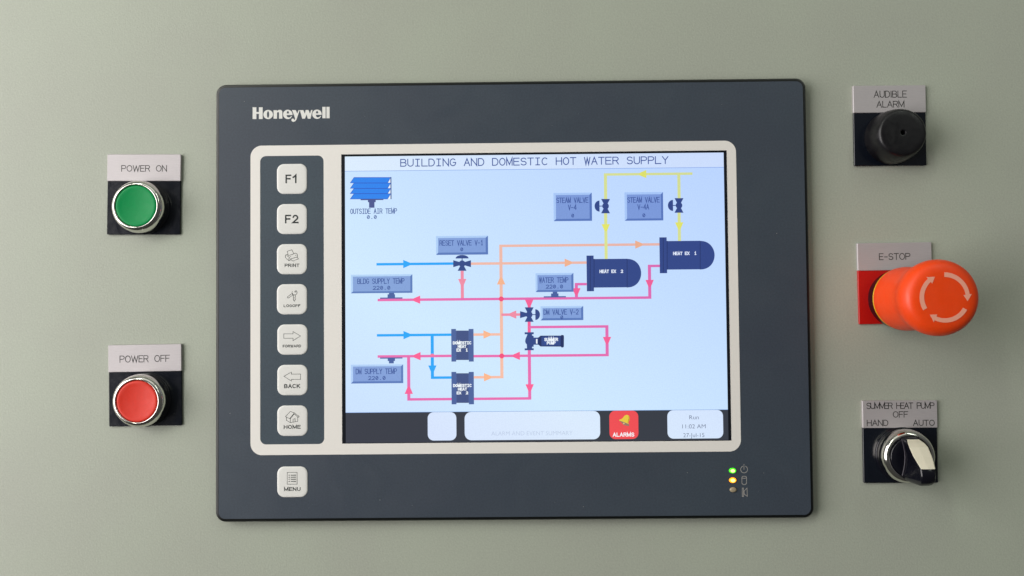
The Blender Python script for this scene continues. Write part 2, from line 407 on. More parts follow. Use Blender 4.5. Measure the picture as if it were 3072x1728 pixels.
# keys
def zz(ox, oy, s): return Z(ox, oy, s, HO + 0.40)
Z6 = zz(820, 720, 6.033); Z2 = zz(640, 700, 2.1955); Z3 = zz(640, 1180, 3.45)
HK = HO + 0.40
keys = [('function_key', 536.5, 'white key lettered F1'), ('function_key', 657, 'white key lettered F2'),
        ('print_key', 777.5, 'white key with a printer drawing'), ('logoff_key', 897.8, 'white key with a key drawing'),
        ('forward_key', 1018.8, 'white key with a right-pointing arrow'), ('back_key', 1140.3, 'white key with a left-pointing arrow'),
        ('home_key', 1262.4, 'white key with a house drawing'), ('menu_key', 1445.8, 'white key with a list drawing')]
words = {536.5: ('F1', 856.4, 895.1, 523.4, 549.7), 657: ('F2', 854.9, 896.2, 644, 670.2), 777.5: ('PRINT', 854, 898.2, 790.8, 801.2),
         897.8: ('LOGOFF', 851, 901.2, 912.8, 921.4), 1018.8: ('FORWARD', 848.2, 903.3, 1033.9, 1042.5), 1140.3: ('BACK', 852.3, 900.5, 1151.8, 1164.6),
         1262.4: ('HOME', 851.3, 901.9, 1274.8, 1286.7), 1445.8: ('MENU', 852.2, 901.7, 1461.2, 1473.3)}
icons = {
 777.5: (Z6, [[(268, 272), (252, 205), (335, 176), (368, 243)], [(262, 262), (226, 268), (216, 286), (220, 322), (280, 374), (300, 364), (320, 362)],
              [(256, 262), (280, 280), (375, 250), (362, 236)], [(375, 240), (402, 236), (434, 256), (438, 312)], [(280, 374), (284, 326), (298, 306), (314, 300)],
              [(306, 342), (424, 310), (457, 341), (350, 382), (306, 342)], [(398, 280), (410, 274)], [(244, 280), (275, 303)]]),
 897.8: (Z6, [[(338, 968), (255, 1030), (258, 1046), (276, 1048), (350, 998)], arc(384, 950, 45, 45, 205, -55, 16), arc(398, 935, 11, 12, 0, 360, 8),
              [(338, 968), (350, 998), (392, 992), (410, 986)], [(362, 998), (366, 1090), (380, 1108), (399, 1075), (390, 1045), (402, 1020), (394, 996)]]),
 1018.8: (Z2, [[(464, 662), (525, 662), (525, 647), (574, 676), (525, 707), (525, 691), (464, 691), (464, 662)]]),
 1140.3: (Z2, [[(574, 927), (574, 962), (514, 962), (514, 973), (465, 942), (514, 913), (514, 927), (574, 927)]]),
 1262.4: (Z3, [[(747, 240), (797, 187), (838, 202), (790, 262), (747, 240)], [(838, 202), (888, 240), (880, 249), (836, 213), (797, 262), (790, 262)],
               [(757, 248), (757, 280), (797, 303), (797, 264)], [(797, 303), (873, 290), (873, 248)], [(825, 298), (825, 268), (845, 262), (847, 293)]]),
 1445.8: (Z3, [[(765, 818), (867, 818), (867, 940), (765, 940), (765, 818)]] + [[(806, y), (852, y)] for y in (847, 868, 889, 912)] + [[(783, y), (788, y)] for y in (847, 868, 889, 912)]),
}
for nm, cy, lab in keys:
    kx = 875.6 if cy < 900 else 877.0
    x, y = at(kx, cy, HK); hw = 8.25
    mb = MB(); mb.rrloft(x - hw, y - hw, x + hw, y + hw, 3.9, [(0, HO + .06), (0.05, HO + .18), (0.3, HO + .30), (0.8, HO + .37), (1.6, HK)], M_KEY, n=8)
    k = mb.build(nm, hmi, label=lab); smooth_by_angle(k, 50)
    t, a, b, c, d = words[cy]
    q = at(a, d, HK); r = at(b, c, HK)
    mb = MB(); stroke_text(mb, t, q[0], r[0], q[1], r[1], HK + 0.03, M_INK, (r[1] - q[1]) * (.20 if len(t) > 2 else .175), gap=.42)
    mb.build('key_lettering', k)
    if cy in icons:
        zf, sts = icons[cy]; mb = MB()
        for i, st in enumerate(sts):
            pts = [zf(*p) for p in st]
            if cy == 1445.8 and i: mb.ribbon(pts, 0.42, HK + .045, M_THIN)
            elif pts[0] == pts[-1]: mb.ribbon(pts[:-1], 0.24, HK + .03 + .006 * i, M_THIN, closed=True)
            else: mb.ribbon(pts, 0.24, HK + .03 + .006 * i, M_THIN)
        mb.build('key_icon', k)

# maker's lettering, traced from its outlines
ZL = Z(740, 300, 9.5407, HO + 0.04)
def ell(cx, cy, rx, ry, a0=0, a1=360, n=28): return arc(cx, cy, rx, ry, a0, a1, n)
def glyph_e(dx, dy):
    out = [(1310, 430)] + [(1177 + 135 * math.cos(math.radians(a)), 412 - 134 * math.sin(math.radians(a))) for a in range(-6 + 12, 318, 8)]
    out = [(1312, 430)] + out[1:] + [(1300, 462), (1272, 462), (1240, 492), (1205, 503), (1168, 490), (1148, 455), (1146, 430)]
    hole = [(1148, 385), (1152, 345), (1165, 324), (1181, 318), (1197, 325), (1208, 348), (1213, 385)]
    return [[(x + dx, y + dy) for x, y in out], [(x + dx, y + dy) for x, y in hole]]
LOGO = [[[(170, 208), (278, 208), (278, 345), (350, 345), (350, 208), (458, 208), (458, 545), (350, 545), (350, 397), (278, 397), (278, 545), (170, 545)]],
        [ell(615, 415, 137, 132)[:-1], ell(612, 415, 32, 95)[:-1]],
        [[(770, 292), (868, 292), (868, 318), (900, 290), (940, 280), (985, 287), (1012, 310), (1022, 350), (1022, 535), (925, 535), (925, 385), (920, 355), (905, 343), (885, 348), (868, 372), (868, 535), (770, 535)]],
        glyph_e(0, 0),
        [[(1300, 288), (1402, 288), (1447, 385), (1487, 288), (1520, 288), (1425, 560), (1395, 605), (1345, 627), (1300, 615), (1276, 580), (1288, 545), (1322, 528), (1352, 543), (1362, 576), (1380, 562), (1388, 530)]],
        [[(1524, 288), (1620, 288), (1665, 392), (1690, 285), (1768, 285), (1812, 390), (1845, 285), (1885, 285), (1828, 535), (1750, 535), (1712, 415), (1670, 535), (1590, 535)]],
        glyph_e(836, -5),
        [[(2165, 195), (2260, 195), (2260, 522), (2165, 522)]], [[(2283, 195), (2375, 195), (2375, 522), (2283, 522)]]]
mb = MB()
for gl in LOGO: mb.fill([[ZL(x, y) for x, y in lp] for lp in gl], HO + 0.04, M_KEY)
mb.build('maker_lettering', hmi)

# indicator lamps and their symbols
ZI = Z(2100, 1340, 5.5725, HO + 0.04)
M_SYM = mat('pale_symbol_print', (168, 165, 160), 0.5)
mb = MB(); s1 = lambda pts, c=False: mb.ribbon([ZI(*p) for p in pts], 0.30, HO + .04, M_SYM, closed=c)
s1(arc(737, 380, 57, 58, -63, 243, 20)[::1] if 0 else [(737 + 57 * math.sin(math.radians(a)), 380 - 58 * math.cos(math.radians(a))) for a in range(24, 337, 12)])
s1([(735, 296), (735, 380)]); mb.build('power_symbol', hmi)
mb = MB(); s1(ell(739, 512, 39, 18, 0, 360, 16)[:-1], True); mb.ribbon([ZI(*p) for p in [(700, 516), (700, 608), (712, 628), (738, 635), (766, 628), (778, 608), (778, 516)]], 0.30, HO + .055, M_SYM)
mb.build('disk_symbol', hmi)
mb = MB(); s1([(707, 692), (728, 692), (728, 832), (707, 832)], True)
mb.ribbon([ZI(*p) for p in [(737, 742), (786, 692), (791, 830), (740, 796)]], 0.30, HO + .055, M_SYM, closed=True); mb.build('speaker_symbol', hmi)
def led(px, py, m, m2, lab):
    x, y = ZI(px, py); mb = MB()
    def sec(k, h): return [(x + 1.9 * k * math.cos(a), y + 1.4 * k * math.sin(a), h) for a in [2 * math.pi * i / 24 for i in range(24)]]
    pr = [(1, HO + .02), (.98, HO + .35), (.86, HO + .6), (.62, HO + .78)]
    vs = []; fs = []
    for k, h in pr: vs += sec(k, h)
    for j in range(len(pr) - 1): fs += [[j * 24 + i, j * 24 + (i + 1) % 24, (j + 1) * 24 + (i + 1) % 24, (j + 1) * 24 + i] for i in range(24)]
    mb.add(vs, fs, m, True)
    mb.add(sec(.62, HO + .78) + sec(.3, HO + .86), [[i, (i + 1) % 24, 24 + (i + 1) % 24, 24 + i] for i in range(24)] + [[24 + i for i in range(24)]], m2, True)
    mb.build('indicator_lamp', hmi, label=lab)
led(543, 400, glow('green_lamp_edge', (60, 215, 10), 1.7), glow('green_lamp_core', (180, 255, 120), 2.6), 'lit green indicator lamp')
led(546, 560, glow('amber_lamp_edge', (255, 145, 0), 2.1), glow('amber_lamp_core', (255, 225, 110), 3.0), 'lit amber indicator lamp')
ml = mat('unlit_lamp', (165, 152, 125), 0.35); led(553, 720, ml, ml, 'unlit beige indicator lamp')

# ------------------------------------------------------------------ the display
HS = HO + 0.10
mb = MB(); mb.rect(VL + .02, VB + .02, VR - .02, VT - .02, HO + 0.03, M_BLACKGLASS)
disp = mb.build('display_screen', hmi)
ZA, ZB, ZC, ZD = (Z(a, b, 4.025, HS) for a, b in ((1000, 430), (1000, 760), (1480, 430), (1480, 760)))
ZE = Z(1850, 430, 4.0244, HS); ZF = Z(1000, 1080, 4.8308, HS); ZG = Z(1480, 1080, 3.3026, HS); ZH = Z(1260, 960, 5.1762, HS); ZJ = Z(1800, 1220, 13.175, HS)
SL = HO + 0.05
def lay(k): return SL + 0.014 * k
XL = at(1036, 900, HS)[0]; XR = (at(2172.5, 460, HS)[0] + at(2181.8, 1230, HS)[0]) / 2
YT = (at(1036, 468, HS)[1] + at(2172, 459.3, HS)[1]) / 2
YD = (at(1037, 511.3, HS)[1] + at(2172, 504, HS)[1]) / 2
YP = (at(1040, 1236.3, HS)[1] + at(2180, 1230.5, HS)[1]) / 2
BG = lcd((207, 229, 255)); TB = lcd((226, 238, 252)); LINE = lcd((130, 165, 225)); NAVY = lcd((50, 72, 134)); NAVY2 = lcd((76, 98, 156)); NAVYD = lcd((30, 46, 96))
TXT = lcd((56, 82, 150)); BLUE = lcd((40, 165, 248)); ORG_ = lcd((247, 188, 168)); ORGA = lcd((252, 182, 142)); PINK = lcd((234, 108, 176)); PINKA = lcd((252, 96, 150))
PINKL = lcd((244, 140, 165)); YEL = lcd((232, 234, 146)); YELA = lcd((242, 238, 104)); FACE = lcd((132, 160, 216)); BLT = lcd((180, 208, 246)); BDK = lcd((92, 122, 186))
WHT = lcd((245, 248, 255)); LOUV = lcd((38, 130, 235)); BAR = lcd((52, 56, 66)); BTN = lcd((218, 230, 253)); GHOST = lcd((186, 198, 224)); ALRM = lcd((240, 76, 82))
mb = MB(); mb.rect(XL, YD, XR, YP, lay(1), BG); mb.build('diagram_background', disp)
mb = MB(); mb.rect(XL, YT, XR, YD, lay(1), TB); mb.rect(XL, YD + .1, XR, YD - .15, lay(2), LINE); mb.build('title_bar', disp)
mb = MB(); mb.rect(XL, YP + .1, XR, YP - .1, lay(2), LINE); mb.rect(XL, YP - .1, XR + .1, VB + .35, lay(0.5), BAR); mb.build('bottom_bar', disp)
def cfit(zf, x0, x1, yt, yb):
    a = zf(x0, (yt + yb) / 2); b = zf(x1, (yt + yb) / 2); c = zf((x0 + x1) / 2, yt); d = zf((x0 + x1) / 2, yb)
    return a[0], b[0], d[1], c[1]
IDN = Z(0, 0, 1, HS)
mb = MB(); a = cfit(IDN, 1200.7, 2005.3, 472.6, 496)
stroke_text(mb, 'BUILDING AND DOMESTIC HOT WATER SUPPLY', *a, lay(3), TXT, 0.50, mono=True, gap=.30)
mb.build('title_lettering', disp)
def label(mb, t, zf, x0, x1, yt, yb, k, m=TXT, wd=0.34):
    stroke_text(mb, t, *cfit(zf, x0, x1, yt, yb), lay(k), m, wd, mono=True, gap=.32)
def value_box(zf, o, f, rows):
    """o, f = outer and face boxes (x0,y0,x1,y1)"""
    mb = MB(); a = cfit(zf, o[0], o[2], o[1], o[3]); b = cfit(zf, f[0], f[2], f[1], f[3])
    X0, X1, Y0, Y1 = a; x0, x1, y0, y1 = b
    mb.poly([(X0, Y1), (X1, Y1), (x1, y1), (x0, y1)], lay(10), BLT); mb.poly([(X0, Y1), (x0, y1), (x0, y0), (X0, Y0)], lay(10), BLT)
    mb.poly([(X1, Y1), (X1, Y0), (x1, y0), (x1, y1)], lay(10), BDK); mb.poly([(X0, Y0), (x0, y0), (x1, y0), (X1, Y0)], lay(10), BDK)
    mb.rect(x0, y0, x1, y1, lay(10), FACE)
    for t, c0, c1, t0, t1 in rows: label(mb, t, zf, c0, c1, t0, t1, 12)
    mb.build('value_box', disp)
value_box(ZA, (1240, 1118, 1868, 1345), (1265, 1142, 1840, 1318), [('RESET VALVE V-1', 1282, 1812, 1170, 1234), ('0', 1532, 1570, 1258, 1303)])
value_box(ZB, (212, 255, 955, 480), (236, 278, 930, 458), [('BLDG SUPPLY TEMP', 290, 860, 303, 368), ('220.0', 476, 690, 393, 440)])
value_box(ZF, (255, 65, 1013, 338), (285, 92, 982, 308), [('DM SUPPLY TEMP', 325, 922, 124, 204), ('220.0', 505, 760, 232, 290)])
value_box(ZC, (727, 597, 1190, 938), (755, 623, 1162, 912), [('STEAM VALVE', 760, 1148, 655, 720), ('V-4', 902, 1005, 740, 805), ('0', 940, 977, 850, 896)])
value_box(ZC, (1585, 590, 2050, 933), (1613, 617, 2025, 908), [('STEAM VALVE', 1617, 2008, 650, 716), ('V-4A', 1740, 1880, 736, 800), ('0', 1798, 1837, 846, 892)])
value_box(ZD, (510, 238, 968, 466), (533, 262, 942, 442), [('WATER TEMP', 553, 907, 290, 355), ('220.0', 633, 843, 378, 425)])
value_box(ZD, (570, 637, 1086, 808), (595, 660, 1060, 782), [('DM VALVE V-2', 607, 1030, 677, 740), ('0', 808, 845, 750, 797)])
mb = MB(); label(mb, 'OUTSIDE AIR TEMP', ZA, 204, 770, 787, 851, 3); label(mb, '0.0', ZA, 403, 527, 867, 913, 3); mb.build('sensor_lettering', disp)
# pipes
PW, PV = 7.4 / 5.51, 9.2 / 5.51
SNAP = 0.9
def pipe(pts, m, k=4, capx=0.0):
    p = [list(q) for q in pts]
    for i in range(len(p) - 1):
        if abs(p[i][0] - p[i + 1][0]) > abs(p[i][1] - p[i + 1][1]):
            v = (p[i][1] + p[i + 1][1]) / 2; p[i][1] = p[i + 1][1] = v
        else:
            v = (p[i][0] + p[i + 1][0]) / 2; p[i][0] = p[i + 1][0] = v
    mb = MB(); mb.ribbon([tuple(q) for q in p], PW, lay(k), m, cap=capx, wv=PV)
    return mb, p
def arrow(c, d, m, k=8):
    """flow arrow centred at c pointing along d"""
    L = 1.75; W = 2.25; x, y = c; dx, dy = d; nx, ny = -dy, dx
    mb = MB(); mb.poly([(x - dx * L + nx * W, y - dy * L + ny * W), (x + dx * L + nx * .75, y + dy * L + ny * .75), (x + dx * (L + .5), y + dy * (L + .5)),
                        (x + dx * L - nx * .75, y + dy * L - ny * .75), (x - dx * L - nx * W, y - dy * L - ny * W)], lay(k), m)
    mb.build('flow_arrow', disp)
def go(mbp): mbp[0].build('pipe', disp); return mbp[1]
R_, L_, U_, D_ = (1, 0), (-1, 0), (0, 1), (0, -1)
p = go(pipe([ZB(530, 131), ZB(1450, 125)], BLUE, capx=.3)); arrow((ZB(883, 128)[0], p[0][1]), R_, BLUE)
p = go(pipe([ZB(535, 989), ZB(1425, 984)], BLUE, capx=.3)); arrow((ZB(886, 987)[0], p[0][1]), R_, BLUE)
p2 = go(pipe([(ZB(1193, 985)[0], p[0][1]), ZF(1437, 255), ZF(1713, 255)], BLUE, 5)); arrow((p2[0][0], ZF(1435, 126)[1]), D_, BLUE)
# orange
po = go(pipe([ZC(2008, 1224), ZC(92, 1234), ZF(2441, 248), ZF(2037, 250)], ORG_, 4))
ox = po[1][0]
arrow((ZC(1752, 1224)[0], po[0][1]), R_, ORGA); arrow((ox, ZB(2025, 337)[1]), U_, ORGA); arrow((ZF(2230, 250)[0], po[3][1]), R_, ORGA)
p = go(pipe([ZB(1662, 122), ZD(1125, 115)], ORG_, 3)); arrow((ZD(900, 115)[0], p[0][1]), R_, ORGA)
p = go(pipe([ZB(1694, 981), (ox, ZB(2020, 979)[1])], ORG_, 3)); arrow((ZB(1852, 981)[0], p[0][1]), R_, ORGA)
# pink
pm = go(pipe([ZB(535, 558), ZD(1887, 540), ZD(1887, 152), ZD(2010, 152)], PINK, 5, capx=.0)); my = pm[0][1]
arrow((ZB(1010, 556)[0], my), L_, PINKA); arrow((pm[1][0], ZD(1887, 360)[1]), D_, PINKA)
p = go(pipe([ZD(1127, 372), ZD(1003, 372), (ZD(1003, 540)[0], my)], PINK, 6)); arrow((p[1][0], ZD(1005, 460)[1]), D_, PINKA)
p = go(pipe([ZB(1557, 212), (ZB(1557, 540)[0], my)], PINKL, 3)); arrow((p[0][0], ZB(1558, 348)[1]), D_, PINKL)
pl = go(pipe([ZB(535, 1246), ZB(1425, 1238)], PINK, 6)); arrow((ZB(1015, 1243)[0], pl[0][1]), L_, PINKA)
pr = go(pipe([ZB(1694, 1238), ZD(1373, 1232), ZD(1373, 887), ZD(433, 887)], PINK, 6)); arrow((ZD(282, 1236)[0], pr[0][1]), L_, PINKA); arrow((pr[1][0], ZD(1373, 1048)[1]), D_, PINKA)
p = go(pipe([(ZD(433, 545)[0], my), ZD(433, 655)], PINKA, 3)); arrow((p[0][0], ZD(433, 600)[1]), D_, PINKA)
go(pipe([ZD(433, 825), ZD(433, 955)], PINKA, 3))
p = go(pipe([ZD(436, 1170), ZH(1702, 1222), ZF(1093, 567), (ZB(910, 1247)[0], pl[0][1])], PINK, 4))
arrow((p[0][0], ZH(1702, 1048)[1]), D_, PINKA); arrow((p[3][0], ZF(1093, 444)[1]), U_, PINKA)
p = go(pipe([ZD(325, 740), (ox, ZD(95, 740)[1])], PINKL, 5)); arrow((ZD(238, 740)[0], p[0][1]), L_, PINKL)
for x, y in ((ox, my), (ox, pr[0][1])):
    mb = MB(); mb.disc(x, y, 1.35, 1.35, lay(8), lcd((245, 80, 125))); mb.build('pipe_junction', disp)
mb = MB(); mb.disc(p2[0][0], pl[0][1] - .1, 1.45, 1.35, lay(8), lcd((245, 120, 165)), a0=0, a1=180, n=16); mb.build('pipe_junction', disp)
# yellow
p = go(pipe([ZE(915, 367), ZC(1355, 375), ZC(1355, 675)], YEL, 4)); arrow((ZC(1808, 372)[0], p[0][1]), L_, YELA)
p3 = go(pipe([(ZE(752, 367)[0], p[0][1]), ZE(752, 665)], YEL, 5))
p = go(pipe([ZC(1356, 843), ZC(1362, 1395)], YEL, 7)); arrow((p[0][0], ZC(1357, 1015)[1]), D_, YELA)
p = go(pipe([ZE(754, 838), ZE(757, 1178)], YEL, 5)); arrow((p[0][0], ZE(755, 993)[1]), D_, YELA)
# valves
def tri(mb, zf, a, b, c, k=9, m=None):
    mb.poly([zf(*a), zf(*b), zf(*c[0]), zf(*c[1])], lay(k), m or NAVY)
def valve(zf, cx, cy, arms, hand):
    mb = MB()
    for d, far, half in arms:
        if d in 'ud':
            s = -1 if d == 'u' else 1
            tri(mb, zf, (cx - half, cy + s * far), (cx + half, cy + s * far), ((cx + 15, cy + s * 12), (cx - 15, cy + s * 12)), 9)
        else:
            s = -1 if d == 'l' else 1
            tri(mb, zf, (cx + s * far, cy - half), (cx + s * far, cy + half), ((cx + s * 12, cy + 15), (cx + s * 12, cy - 15)), 9.2)
    c = zf(cx, cy); mb.disc(c[0], c[1], 40 / 22.2, 40 / 22.2, lay(10), NAVY)
    kind, a, b, c0, c1 = hand                       # half disc: direction, box
    if kind == 'l': q = zf(b, cy); mb.disc(q[0], q[1], (b - a) / 22.2, (c1 - c0) / 44.4, lay(10), NAVY, a0=90, a1=270, n=16); mb.ribbon([zf(b, cy), zf(cx - 20, cy)], .45, lay(9), NAVY)
    if kind == 'r': q = zf(a, cy); mb.disc(q[0], q[1], (b - a) / 22.2, (c1 - c0) / 44.4, lay(10), NAVY, a0=-90, a1=90, n=16); mb.ribbon([zf(a, cy), zf(cx + 20, cy)], .45, lay(9), NAVY)
    if kind == 'u': q = zf(cx, c1); mb.disc(q[0], q[1], (b - a) / 44.4, (c1 - c0) / 22.2, lay(13), NAVY, a0=0, a1=180, n=16); mb.ribbon([zf(cx, c1), zf(cx, cy - 20)], .45, lay(9), NAVY)
    mb.build('valve_symbol', disp)
valve(ZC, 1355, 758, [('u', 86, 54), ('d', 87, 54)], ('l', 1222, 1282, 690, 825))
valve(ZE, 752, 750, [('u', 88, 54), ('d', 88, 54)], ('l', 618, 680, 685, 820))
valve(ZB, 1555, 125, [('l', 107, 42), ('r', 107, 42), ('d', 86, 54)], ('u', 1477, 1635, 20, 62))
valve(ZD, 433, 740, [('l', 110, 42), ('u', 88, 54), ('d', 87, 54)], ('r', 507, 563, 675, 805))
# heat exchanger tanks
def zrect(mb, zf, x0, y0, x1, y1, k, m): mb.rect(*[v for v in (zf(x0, (y0 + y1) / 2)[0], zf((x0 + x1) / 2, y1)[1], zf(x1, (y0 + y1) / 2)[0], zf((x0 + x1) / 2, y0)[1])], lay(k), m)
def tank(zf, fx0, fx1, fy0, fy1, by0, by1, lx, ex, txt, tx0, tx1, ty0, ty1):
    mb = MB(); zrect(mb, zf, fx1, by0, lx, by1, 9, NAVY)
    a = zf(lx, (by0 + by1) / 2); b = zf(ex, (by0 + by1) / 2); t = zf(lx, by0)
    ry = t[1] - a[1]
    mb.poly([(a[0], a[1] - ry)] + [(a[0] + (b[0] - a[0]) * math.cos(math.radians(q)) ** .9 if abs(q) < 90 else a[0], a[1] + ry * math.sin(math.radians(q))) for q in range(-90, 91, 6)], lay(9), NAVY)
    zrect(mb, zf, fx0, fy0, fx1, fy1, 10, NAVY); mb.ribbon([zf((fx0 + fx1) / 2, fy0 + 4), zf((fx0 + fx1) / 2, fy1 - 4)], .30, lay(11), NAVYD)
    mb.ribbon([zf(lx, by0 + 2), zf(lx, by1 - 2)], .30, lay(11), NAVYD); mb.ribbon([zf(fx1 + 3, by0 + 2), zf(fx1 + 3, by1 - 2)], .3, lay(11.5), NAVYD)
    pixel_text(mb, txt, *cfit(zf, tx0, tx1, ty0, ty1), lay(13), WHT)
    mb.build('tank_symbol', disp)
tank(ZD, 1127, 1213, 27, 458, 67, 412, 1615, 1785, 'HEAT EX  2', 1282, 1567, 197, 238)
tank(ZE, 518, 606, 1135, 1568, 1178, 1523, 1008, 1182, 'HEAT EX  1', 680, 965, 1308, 1349)
def exchanger(zf, a0, a1, b0, b1, y0, y1, c0, c1, rows):
    mb = MB(); BODY = lcd((72, 88, 140)); RIB = lcd((56, 70, 118))
    zrect(mb, zf, a1, c0, b0, c1, 9, BODY)
    for i in range(1, 12):
        x = a1 + (b0 - a1) * i / 12; mb.ribbon([zf(x, c0 + 3), zf(x, c1 - 3)], .22, lay(10), RIB)
    zrect(mb, zf, a0, y0, a1, y1, 11, NAVY2); zrect(mb, zf, b0, y0, b1, y1, 11, NAVY2)
    mb.ribbon([zf(a1, c0), zf(b0, c0)], .2, lay(10.5), NAVYD, cap=0); mb.ribbon([zf(a1, c1), zf(b0, c1)], .2, lay(10.5), NAVYD, cap=0)
    for t, x0, x1, t0, t1 in rows: pixel_text(mb, t, *cfit(zf, x0, x1, t0, t1), lay(13), WHT)
    mb.build('exchanger_symbol', disp)
exchanger(ZB, 1425, 1482, 1635, 1694, 913, 1307, 935, 1285, [('DOMESTIC', 1443, 1668, 1062, 1100), ('HEAT', 1502, 1606, 1105, 1143), ('EX  1', 1487, 1626, 1148, 1187)])
exchanger(ZF, 1713, 1783, 1963, 2037, 172, 642, 195, 618, [('DOMESTIC', 1735, 2006, 347, 392), ('HEAT', 1805, 1938, 400, 443), ('EX  2', 1787, 1955, 455, 498)])
# pump
mb = MB()
mb.fill([[ZD(*q) for q in [(412, 975), (408, 988), (388, 1035), (384, 1065), (390, 1085), (404, 1100), (406, 1149), (468, 1149), (468, 1128), (487, 1128), (487, 1000), (468, 992), (468, 975)]]], lay(9), NAVY)
zrect(mb, ZD, 378, 953, 488, 977, 10, NAVY); zrect(mb, ZD, 378, 1147, 488, 1170, 10, NAVY); zrect(mb, ZD, 480, 1017, 560, 1103, 8, NAVY); zrect(mb, ZD, 515, 1035, 533, 1090, 11, WHT)
mb.fill([[ZD(*q) for q in [(543, 1017), (570, 994), (815, 993), (824, 985), (846, 987), (853, 1000), (852, 1125), (842, 1137), (824, 1137), (815, 1126), (570, 1125), (543, 1103)]]], lay(10), NAVYD)
zrect(mb, ZD, 580, 1003, 812, 1115, 11, NAVY); zrect(mb, ZD, 610, 1008, 765, 1100, 12, lcd((50, 76, 146)))
pixel_text(mb, 'SUMMER', *cfit(ZD, 615, 782, 1020, 1060), lay(13), WHT); pixel_text(mb, 'PUMP', *cfit(ZD, 645, 752, 1063, 1101), lay(13), WHT)
mb.build('pump_symbol', disp)
# sensors
for zf, rs in ((ZB, [(672, 478, 735, 497), (655, 495, 745, 535), (565, 533, 835, 548)]), (ZD, [(717, 464, 772, 487), (697, 485, 787, 520), (608, 518, 877, 533)]),
               (ZB, [(565, 1257, 835, 1271), (657, 1269, 745, 1300), (672, 1298, 730, 1329)])):
    mb = MB()
    for i, r in enumerate(rs): zrect(mb, zf, *r, 9 + .5 * i, lcd((72, 96, 158)))
    mb.build('sensor_symbol', disp)
mb = MB()
for i, (y0, y1) in enumerate(((412, 478), (480, 543), (545, 607), (609, 672))):
    mb.poly([ZA(*q) for q in ((250, y0), (690, y0), (655, y1), (205, y1))], lay(5), LOUV)
    mb.ribbon([ZA(*q) for q in ((250, y0), (690, y0), (655, y1), (205, y1))], .26, lay(6 + .3 * i), lcd((40, 84, 190)), closed=True)
    mb.poly([ZA(*q) for q in ((690, y0 + 20), (690, y1 - 4), (660, y1 - 4))], lay(5), WHT)
zrect(mb, ZA, 690, 408, 702, 674, 8, NAVY)
for i, r in enumerate([(330, 672, 605, 686), (418, 684, 512, 711), (432, 709, 497, 778)]): zrect(mb, ZA, *r, 9 + .5 * i, lcd((74, 84, 140)))
mb.build('louver_symbol', disp)
# bottom buttons
def sbutton(x0, x1, y0, y1, m, name, h=3.2):
    q = (min(x0, x1), min(y0, y1), max(x0, x1), max(y0, y1)); mb = MB(); mb.poly(rrpts(*q, h, 6), lay(3), m); return mb
a = ZF(1368, 955); b = ZF(1783, 955); ty = YP - .12; by = ZF(1575, 1159)[1]
by = (ZF(1575, 1159)[1] + ZG(2000, 783)[1]) / 2
sbutton(a[0], b[0], by, ty, BTN, 's').build('blank_button', disp)
mb = sbutton(ZF(1903, 955)[0], ZG(1058, 645)[0], by, ty, BTN, 's', 3.6)
mb.text('ALARM AND EVENT SUMMARY', ZF(2290, 1070)[0], ZG(785, 723)[0], ZG(400, 745)[1], ZG(400, 703)[1], lay(4), GHOST, bold=-0.012)
mb.build('summary_button', disp)
mb = sbutton(ZG(1150, 645)[0], ZG(1437, 645)[0], by, ty, ALRM, 's')
stroke_text(mb, 'ALARMS', ZG(1183, 740)[0], ZG(1397, 740)[0], ZG(1290, 760)[1], ZG(1290, 719)[1], lay(4), WHT, .42, gap=.4)
bell = [(1040, 320), (1095, 330), (1150, 370), (1175, 430), (1165, 520), (1130, 600), (1112, 650), (1150, 690), (950, 610), (755, 545), (770, 515), (850, 488), (905, 440), (960, 365)]
mb.fill([[ZJ(*q) for q in bell]], lay(4), lcd((232, 200, 66)))
mb.poly([ZJ(*q) for q in [(755, 545), (950, 608), (1150, 688), (1148, 770), (1060, 755), (940, 728), (840, 620)]], lay(3.6), lcd((150, 116, 104)))
mb.poly([ZJ(*q) for q in [(1120, 372), (1150, 378), (1172, 430), (1162, 520), (1128, 600), (1108, 645), (1085, 620), (1110, 540), (1135, 450)]], lay(5), lcd((196, 158, 44)))
c = ZJ(942, 662); mb.disc(c[0], c[1], .45, .45, lay(5), lcd((225, 190, 130)), n=12)
mb.build('alarms_button', disp)
mb = sbutton(ZG(1725, 645)[0], ZG(2277, 645)[0], by, ty, BTN, 's')
DT = lcd((92, 100, 128))
for t, x0, x1, t0, t1 in (('Run', 1942, 2035, 545, 587), ('11:02 AM', 1872, 2103, 635, 677), ('27-Jul-15', 1882, 2090, 722, 764)):
    mb.text(t, ZG(x0, t0)[0], ZG(x1, t0)[0], ZG(1980, t1)[1], ZG(1980, t0)[1], lay(4), DT, bold=-0.008)
mb.build('clock_button', disp)

